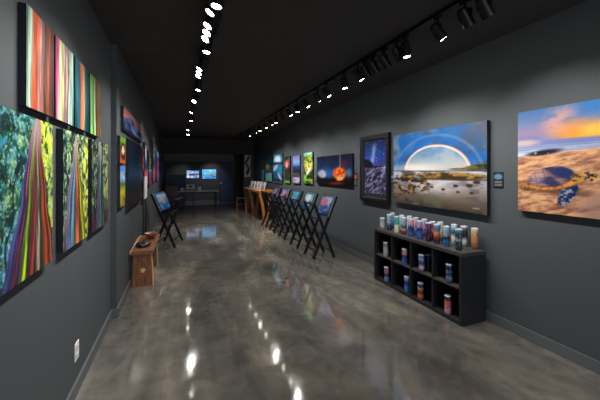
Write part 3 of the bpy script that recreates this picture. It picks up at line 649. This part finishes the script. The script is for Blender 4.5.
TT = [
 (2.70, 3.715, [(0, GY), (.3, (200, 200, 200)), (1, (150, 154, 160))], 'short grey tumbler at the far left end '+on, .15),
 (2.735, 3.595, [(0, NV), (.3, (60, 66, 120)), (.5, SK), (1, (150, 180, 220))], 'navy and sky blue tumbler, second from the far end '+on, TH),
 (2.88, 3.72, [(0, NV), (.6, LV), (1, (210, 190, 235))], 'lilac topped tumbler at the far back corner '+on, TH),
 (2.72, 3.42, [(0, CR), (.45, (236, 236, 190)), (.6, TL), (1, (60, 200, 180))], 'teal over cream swirled tumbler '+on, TH),
 (2.86, 3.49, [(0, GY), (.6, (190, 200, 190)), (1, WH)], 'pale grey tumbler behind the teal one '+on, TH),
 (2.735, 3.30, [(0, BK), (.18, RD), (.3, (210, 200, 190)), (.45, (60, 60, 70)), (.6, SK), (1, (170, 190, 210))], 'tumbler with grey blue top and dark red band '+on, TH),
 (2.735, 3.165, [(0, BL), (.2, (40, 120, 200)), (.45, NV), (.6, (60, 80, 150)), (.68, PK), (1, (240, 190, 190))], 'pink topped blue tumbler '+on, TH),
 (2.89, 3.37, [(0, BL), (.6, WH), (1, WH)], 'white topped tumbler behind the pink topped one '+on, TH),
 (2.725, 3.00, [(0, (30, 70, 170)), (.3, (60, 140, 220)), (.55, NV), (.7, LV), (1, (160, 170, 230))], 'bright blue wave tumbler with lavender top '+on, TH),
 (2.87, 3.225, [(0, NV), (.6, (220, 170, 210)), (1, (240, 210, 230))], 'rose topped tumbler behind the blue wave one '+on, TH),
 (2.73, 2.86, [(0, BK), (.3, (70, 30, 60)), (.5, (30, 40, 90)), (.7, (110, 60, 90)), (1, (60, 90, 130))], 'dark plum and navy tumbler, mid front row '+on, TH),
 (2.885, 3.09, [(0, NV), (.6, (200, 140, 200)), (1, (236, 200, 230))], 'violet topped tumbler behind the dark plum one '+on, TH),
 (2.83, 2.90, [(0, (120, 30, 50)), (.4, RD), (.6, (240, 160, 60)), (.8, RD), (1, (220, 200, 190))], 'red tumbler with yellow middle in the back row '+on, TH),
 (2.735, 2.735, [(0, NV), (.25, (80, 30, 60)), (.45, OR), (.6, (250, 150, 90)), (.72, (60, 110, 190)), (1, SK)], 'tumbler with orange sunset middle and blue top '+on, TH),
 (2.89, 2.84, [(0, (40, 60, 80)), (.5, (230, 200, 150)), (1, WH)], 'white and tan tumbler behind the sunset one '+on, TH),
 (2.735, 2.60, [(0, (30, 90, 170)), (.3, (60, 150, 210)), (.45, BK), (.55, LV), (.75, (120, 200, 200)), (1, (190, 190, 230))], 'turquoise and lavender tumbler with black waist '+on, TH),
 (2.915, 2.66, [(0, GY), (.35, WH), (.5, (150, 120, 80)), (.6, (40, 80, 130)), (.8, SK), (1, WH)], 'pale tumbler with brown shoreline band '+on, TH),
 (2.725, 2.43, [(0, (20, 40, 40)), (.4, (26, 60, 66)), (.5, (200, 206, 210)), (.6, (60, 60, 40)), (.75, (30, 80, 100)), (1, (70, 150, 190))], 'dark teal tumbler at the near front corner '+on, TH),
 (2.915, 2.53, [(0, (90, 120, 120)), (.3, WH), (.55, BK), (.8, (60, 70, 80)), (1, (200, 150, 140))], 'black and white back row tumbler '+on, TH),
 (2.918, 2.40, [(0, (90, 60, 40)), (.4, (190, 130, 80)), (.7, (210, 160, 110)), (1, (220, 200, 170))], 'tan and blue striped tumbler at near end '+on, TH)]
for i, (x, y, bands, lb, h) in enumerate(TT):
    tumbler(x, y, SH+.001, bands, lb, 200+i*5, h=h, blob=(20, 70, 120) if 'tan and dark' in lb else None)
ci = ', %s compartment, %s row of cube shelf'
Cc = [
 (2.66, 3.577, .3745, [(0, GY), (.5, (180, 190, 176)), (1, (120, 130, 120))], 'pale grey green tumbler'+ci % ('farthest', 'upper')),
 (2.66, 3.19, .3745, [(0, (40, 120, 210)), (.4, BL), (.55, NV), (.7, (220, 140, 150)), (1, (200, 130, 160))], 'pink over bright blue tumbler'+ci % ('second farthest', 'upper')),
 (2.66, 2.895, .3745, [(0, (60, 40, 80)), (.3, WH), (.5, NV), (.75, SK), (1, (60, 90, 160))], 'navy and white banded tumbler, left one'+ci % ('third', 'upper')),
 (2.74, 2.87, .3745, [(0, (40, 50, 60)), (.5, NV), (1, (50, 90, 160))], 'dark blue tumbler beside the banded one'+ci % ('third', 'upper')),
 (2.665, 2.495, .3745, [(0, NV), (.3, SK), (.5, BK), (.6, (90, 140, 200)), (.8, BK), (1, (60, 110, 180))], 'black and steel blue tumbler'+ci % ('nearest', 'upper')),
 (2.66, 3.555, .0385, [(0, (70, 120, 200)), (.3, (150, 170, 210)), (.45, NV), (.7, (200, 130, 150)), (1, (160, 110, 160))], 'rose and blue tumbler'+ci % ('farthest', 'lower')),
 (2.66, 3.145, .0385, [(0, BL), (.4, (40, 130, 220)), (.6, NV), (.8, (90, 120, 220)), (1, LV)], 'vivid blue tumbler with violet top'+ci % ('second farthest', 'lower')),
 (2.66, 2.91, .0385, [(0, (120, 40, 60)), (.25, OR), (.5, (70, 60, 60)), (.7, (240, 150, 90)), (.8, NV), (1, BL)], 'orange sunset tumbler with navy top'+ci % ('third', 'lower')),
 (2.66, 2.51, .0385, [(0, (140, 130, 180)), (.3, PK), (.55, (220, 90, 120)), (.7, OR), (.85, NV), (1, BK)], 'pink and coral tumbler with black top'+ci % ('nearest', 'lower'))]
for i, (x, y, z, bands, lb) in enumerate(Cc): tumbler(x, y, z, bands, lb, 400+i*5, h=.19)

# ------------------------------------------------------------------ folding print racks
def make_rack(Ly):
    # local: x=0 at the room-side foot, x toward the wall; y=0 near end
    t = bpy.data.objects.new('print_rack', None); COL.objects.link(t); t.empty_display_size = .1
    A0, A1 = Vector((0, 0, .99)), Vector((.40, 0, 0)); B0, B1 = Vector((.46, 0, 1.09)), Vector((0, 0, 0))
    P = lambda a, b_, s: a+(b_-a)*s
    for y in (0, Ly):
        for (a, b_, off) in ((A0, A1, 0), (B0, B1, .024)):
            sg = off if y == 0 else -off
            bm = NB(); bar(bm, a+Vector((0, y+sg, 0)), b_+Vector((0, y+sg, 0)), .022, .042, up=(0, 1, 0)); obj('leg', bm, M['blackwood'], t)
    for (a, b_, off) in ((A0, A1, 0), (B0, B1, .024)):
        for s in (.02, .30, .62, .88):
            p = P(a, b_, s)
            bm = NB(); bar(bm, p+Vector((0, off, 0)), p+Vector((0, Ly-off, 0)), .03, .016, up=(b_-a)); obj('rail', bm, M['blackwood'], t)
    p = P(B0, B1, .46)
    bm = NB(); tube(bm, (p.x, -.012, p.z), (p.x, .036, p.z), .007, seg=10); tube(bm, (p.x, Ly-.036, p.z), (p.x, Ly+.012, p.z), .007, seg=10); obj('pivot_bolt', bm, M['steel'], t)
    return t
rack0 = make_rack(.45)
rn = ['nearest of the five along the right wall', 'second of the five along the right wall', 'middle of the five along the right wall', 'fourth of the five along the right wall', 'farthest of the five, beside the wooden table']
PRW = ['seascape with a red sail patch', 'pale blue seascape', 'teal lagoon scene', 'dusk scene with rose light', 'violet night scene']
def leaning_prints(x, y, mirror, k, where):
    sx = -1 if mirror else 1
    B1 = Vector((0, 0, 0)); B0 = Vector((.46, 0, 1.09)); dv = (B0-B1).normalized(); nrm = Vector((-dv.z, 0, dv.x))
    out = []
    for j in range(3):
        base = dv*(.72/dv.z)+nrm*(.030+.012*j)
        Hh = .40-.012*j+(.02 if j == 1 else 0); w = .69 if mirror else .48
        y0 = -.02+.006*j
        r = thing('matted_print', ('%s print in front in the rack %s' % (PRW[k] if k < 5 else 'blue and tan seascape', where)) if j == 2 else ('%s print in the rack %s' % (['rearmost', 'middle'][j], where)), 'print', (x, y, 0), 'loose prints in the racks')
        bm = NB()
        a = base; pts = [a, a+dv*Hh, a+dv*Hh+nrm*.006, a+nrm*.006]
        prism(bm, [(sx*p.x, p.z) for p in pts], 'y', y0, y0+w); obj('board', bm, M['white'] if j == 1 else M['grey'], r)
        f0 = a+nrm*.0068
        V = dv*Hh
        if not mirror: picture('picture', (f0.x, y0+w, f0.z), (0, -w, 0), (V.x, 0, V.z), im_print(k), 24, 24, M['photo'], r)
        else: picture('picture', (-f0.x, y0, f0.z), (0, w, 0), (-V.x, 0, V.z), im_print(k), 24, 24, M['photo'], r)
        out.append(r)
    return out
for i, y in enumerate((5.0, 5.83, 6.66, 7.5, 8.3)):
    o = rack0 if i == 0 else copy_tree(rack0)
    o.location = (2.20, y, 0); tag(o, 'black folding wooden print rack, '+rn[i], 'print rack', 'print racks')
    leaning_prints(2.20, y, False, i, ['nearest on the right', 'second on the right', 'third on the right', 'fourth on the right', 'farthest on the right'][i])
# left rack: mirror image turned half round
o = make_rack(.66); o.location = (-.10+.66*math.sin(math.radians(14)), 6.8+.66*math.cos(math.radians(14)), 0); o.rotation_euler = (0, 0, math.pi-math.radians(14))
tag(o, 'black folding wooden print rack standing by the left wall', 'print rack', 'print racks')
for r in leaning_prints(-.10, 6.8, True, 5, 'by the left wall'): r.rotation_euler = (0, 0, -math.radians(14))
# sign stand beside the left rack
t = thing('sign_stand', 'slim black stand with white sign board against left wall behind the bench', 'stand', (XL2+.03, 6.05, 0))
for y in (0, .36):
    bm = NB(); box(bm, -.012, .012, y-.012, y+.012, 0.0, 1.1, .002); obj('post', bm, M['blackmetal'], t)
bm = NB(); box(bm, -.02, .06, -.03, .39, 0, .014, .003); obj('foot', bm, M['blackmetal'], t)
bm = NB(); box(bm, .012, .03, -.03, .36, 1.07, 1.46, .003); obj('sign_board', bm, M['white'], t)

# ------------------------------------------------------------------ bench at left
def wavy_slab(bm, x0, x1, y0, y1, z0, z1, amp, seed, n=40):
    rr = random.Random(seed); ph = [rr.uniform(0, 6) for _ in range(6)]
    f = lambda t, k: amp*(math.sin(t*5+ph[k])*.6+math.sin(t*13+ph[k+1])*.3+math.sin(t*29+ph[k+2])*.15)
    L = []; R = []
    for i in range(n+1):
        y = y0+(y1-y0)*i/n
        L.append((x0+f(y, 0), y)); R.append((x1+f(y, 3), y))
    pts = L+R[::-1]
    vt = [bm.verts.new((p[0], p[1], z1)) for p in pts]
    vb = [bm.verts.new((p[0]+(amp*.5 if i <= n else -amp*.5), p[1], z0)) for i, p in enumerate(pts)]
    for i in range(n):
        a, b_, c, d_ = i, i+1, 2*n-i, 2*n+1-i
        bm.faces.new((vt[a], vt[b_], vt[c], vt[d_])); bm.faces.new((vb[d_], vb[c], vb[b_], vb[a]))
    m = len(pts)
    for i in range(m): bm.faces.new((vt[i], vb[i], vb[(i+1) % m], vt[(i+1) % m]))
t = thing('slab_bench', 'live edge wooden slab bench by left wall with pale knot in its leg', 'bench', (-.47, 4.62, 0))
bm = NB(); wavy_slab(bm, -.145, .15, 0, 1.15, .445, .488, .012, 3); obj('seat', bm, M['slab'], t)
bm = NB(); wavy_slab(bm, -.15, -.135, .0, 1.14, .444, .489, .006, 8); obj('sapwood_edge', bm, M['sap'], t)
for y, nm in ((.05, 0), (.98, 1)):
    bm = NB(); prism(bm, [(-.135, 0), (.125, 0), (.118, .2), (.105, .4451), (-.115, .4451), (-.122, .2)], 'y', y, y+.055); lg = obj('leg', bm, M['slab'], t)
    if nm == 0:
        bm = NB()
        for s in (-1, 1):
            pass
        prism(bm, [(.004+.028*math.cos(a)*(1+.25*math.sin(3*a)), .215+.030*math.sin(a)) for a in [i*math.pi/8 for i in range(16)]], 'y', y-.004, y+.003); obj('knot', bm, M['sap'], lg)
    bm = NB(); prism(bm, [(.123, 0.0), (.133, 0.0), (.126, .2), (.113, .4451), (.103, .4451), (.116, .2)], 'y', y-.001, y+.056); obj('sapwood_edge', bm, M['sap'], lg)
t = thing('bag', 'soft black bag lying on the near end of the slab bench', 'bag', (-.49, 4.95, .489))
bm = NB(); bmesh.ops.create_uvsphere(bm, u_segments=20, v_segments=12, radius=1)
for v in bm.verts:
    x, y, z = v.co; k = 1+.06*math.sin(7*x+3*y); v.co = Vector((x*.10*k, y*.15*k, max(0.0, (z*.5+.42)*.06*k)))
obj('body', bm, M['blackmetal'], t, smooth=True)
bm = NB()
pp = [Vector((.0, -.10+.2*i/10, .045+.04*math.sin(math.pi*i/10))) for i in range(11)]
for a, b_ in zip(pp, pp[1:]): tube(bm, a, b_, .006, seg=8)
obj('handle', bm, M['blackmetal'], t)
t = thing('wooden_bowl', 'carved brown wooden bowl on the far end of the slab bench', 'bowl', (-.43, 5.45, .489))
bm = NB(); lathe(bm, [(.03, 0), (.035, .006), (.075, .04), (.10, .085), (.093, .088), (.068, .046), (.02, .014)]); obj('bowl_shell', bm, M['slab'], t, smooth=True)

# ------------------------------------------------------------------ live-edge table on the right
t = thing('live_edge_table', 'tall golden live edge wooden table on V shaped slab legs, right wall', 'table', (2.3, 9.45, 0))
bm = NB(); wavy_slab(bm, -.02, .56, 0, 2.45, .885, .945, .02, 5); obj('tabletop', bm, M['wood'], t)
bm = NB(); wavy_slab(bm, -.035, -.0, .0, 2.44, .884, .946, .012, 12); obj('sapwood_edge', bm, M['sap'], t)
for y in (.02, 1.55):
    bm = NB(); prism(bm, [(-.03, .8851), (.06, .8851), (.15, .55), (.215, .12), (.235, 0), (.10, 0), (.13, .12), (.06, .55)], 'y', y, y+.08); obj('leg', bm, M['wood'], t)
    bm = NB(); prism(bm, [(.38, .8851), (.50, .8851), (.40, .55), (.29, .12), (.35, 0), (.236, 0), (.23, .12), (.30, .55)], 'y', y, y+.08); obj('leg', bm, M['wood'], t)
bm = NB(); box(bm, -.0, .09, 2.2, 2.28, 0, .8851, .004); obj('post', bm, M['slab'], t)
bm = NB(); box(bm, .44, .53, 2.2, 2.28, 0, .8851, .004); obj('post', bm, M['slab'], t)
# pieces on the table: small upright canvases
def im_bw(k):
    def f(u, v):
        n = fbm(u*4, v*4, 300+k); c = mixc(C(20, 22, 26), C(236, 236, 238), ss(.4, .6, n)); return mixc(c, C(238, 238, 240), ell(u, v, .5, .8, .4, .25, 0, .4)*.8)
    return f
wh = ['farthest', 'fourth', 'third', 'second', 'nearest']
for i in range(5):
    yy = 11.55-i*.36; r = thing('small_canvas', 'small black and white canvas standing on the live edge table, %s of five' % (['farthest', 'second farthest', 'middle', 'second nearest', 'nearest'][i]), 'picture', (2.45+.03*i, yy, .946), 'small canvases on the table')
    bm = NB(); prism(bm, [(0, 0), (.03, 0), (.105, .25), (.075, .25)], 'y', -.13, .13); obj('backing', bm, M['white'], r)
    picture('picture', (-.003, .13, .001), (0, -.26, 0), (.075, 0, .249), im_bw(i), 16, 12, M['photo'], r)
    bm = NB(); prism(bm, [(.078, .16), (.15, 0), (.14, 0), (.074, .15)], 'y', -.01, .01); obj('easel_leg', bm, M['blackwood'], r)

# ------------------------------------------------------------------ far end of the room
bm = NB()
t = thing('slat_screen', 'row of dark vertical slats hanging under the header at the back', 'slat screen', (0, 13.75, 2.28))
bm = NB(); box(bm, XL2+.01, 2.2, -.02, .06, -.03, 0); obj('head_rail', bm, M['frame'], t)
bm = NB()
for i in range(32):
    x = XL2+.03+i*.088; box(bm, x, x+.04, 0, .05, -.30, -.03)
obj('slats', bm, M['base'], t)
t = thing('desk', 'long pale topped desk with black legs below the two screens', 'desk', (.6, 14.0, 0))
bm = NB(); box(bm, -.9, .95, -.35, .35, .70, .735, .003); obj('desktop', bm, M['desktop'], t)
for x, y in ((.86, -.3), (.86, .3), (-.84, -.3), (-.84, .3), (-.05, .3)):
    bm = NB(); box(bm, x-.025, x+.025, y-.025, y+.025, 0, .70, .003); obj('leg', bm, M['blackmetal'], t)
bm = NB(); box(bm, -.84, .86, .29, .31, .6, .69); obj('crossbar', bm, M['blackmetal'], t)
t = thing('printer', 'grey and white printer standing on the pale desk', 'printer', (.42, 13.95, .736))
bm = NB(); box(bm, -.26, .26, -.18, .18, 0, .10, .012); obj('body', bm, M['grey'], t)
bm = NB(); box(bm, -.16, .16, -.10, .15, .10, .26, .012); obj('scanner_unit', bm, M['white'], t)
bm = NB(); box(bm, -.15, .15, -.30, -.18, .02, .03, .002); obj('paper_tray', bm, M['white'], t)
bm = NB(); box(bm, -.08, .06, -.104, -.1, .14, .22); obj('display', bm, M['blackmetal'], t)
for i, (x, lb) in enumerate([(.08, 'white cardboard box left of the printer on the desk'), (.78, 'white cardboard box right of the printer on the desk')]):
    t = thing('cardboard_box', lb, 'box', (x, 13.9, .736))
    bm = NB(); box(bm, -.06, .06, -.08, .08, 0, .13 if i == 0 else .16, .003); obj('carton', bm, M['white'], t)
    bm = NB(); box(bm, -.061, .061, -.012, .012, .02, .131 if i == 0 else .161); obj('tape', bm, M['grey'], t)
t = thing('storage_cabinet', 'tall dark cabinet in the left corner behind the desk', 'cabinet', (-.58, 14.6, 0))
bm = NB(); box(bm, 0, .8, 0, .45, .05, 1.4, .004); obj('carcass', bm, M['backwall'], t)
bm = NB(); box(bm, .02, .78, .02, .43, 0, .05); obj('plinth', bm, M['blackmetal'], t)
for x in (.005, .405):
    bm = NB(); box(bm, x, x+.39, -.018, 0, .06, 1.39, .002); dd = obj('door', bm, M['navy'], t)
    bm = NB(); hx = x+(.35 if x < .2 else .04); box(bm, hx-.006, hx+.006, -.045, -.018, .7, .85, .002); obj('handle', bm, M['steel'], dd)
t = thing('lounge_chair', 'brown leather chair at the left end of the desk', 'chair', (-.52+.2, 13.15, 0))
bm = NB(); box(bm, -.24, .24, -.24, .24, .40, .50, .03); obj('seat', bm, M['leather'], t)
bm = NB(); box(bm, -.24, .24, .18, .26, .50, .98, .03); obj('backrest', bm, M['leather'], t)
for x in (-.2, .2):
    for y in (-.2, .2):
        bm = NB(); tube(bm, (x*1.1, y*1.1, 0), (x*.9, y*.9, .41), .014, .02, 12); obj('leg', bm, M['blackmetal'], t)
t = thing('wooden_stool', 'low wooden bench stool beside the far wall end', 'stool', (2.40, 12.95, 0))
bm = NB(); box(bm, -.24, .30, -.15, .15, .42, .465, .008); obj('seat', bm, M['slab'], t)
for x in (-.2, .26):
    for y in (-.11, .11):
        bm = NB(); bar(bm, (x*1.08, y*1.1, 0), (x, y, .42), .035, .035); obj('leg', bm, M['slab'], t)
bm = NB(); bar(bm, (-.2, -.11, .2), (.26, -.11, .2), .02, .03); obj('stretcher', bm, M['slab'], t)

def recessed(x, y, tx, tz, e, lb):  # unseen back lights: right one inferred from wall glow, left one added for brightness
    r = thing('unseen_recessed_light', lb, 'ceiling light', (x, y, 2.28))
    bm = NB(); lathe(bm, [(.055, -.001), (.06, -.006), (.045, -.006), (.04, -.002)]); obj('trim_ring', bm, M['blackmetal'], r)
    l = bpy.data.lights.new('beam', 'SPOT'); l.energy = e; l.color = SPOT_C; l.spot_size = math.radians(80); l.spot_blend = 1; l.shadow_soft_size = .03
    o = bpy.data.objects.new('beam', l); COL.objects.link(o); o.parent = r; o.location = (0, 0, -.012)
    o.rotation_euler = (Vector((tx, YB, tz))-Vector((x, y, 2.27))).to_track_quat('-Z', 'Y').to_euler()
recessed(1.45, 14.9, 1.45, 1.0, 55, 'small recessed light over the right screen at the back')
recessed(.1, 14.9, .1, .8, 30, 'unseen light added to brighten the left end of the desk')
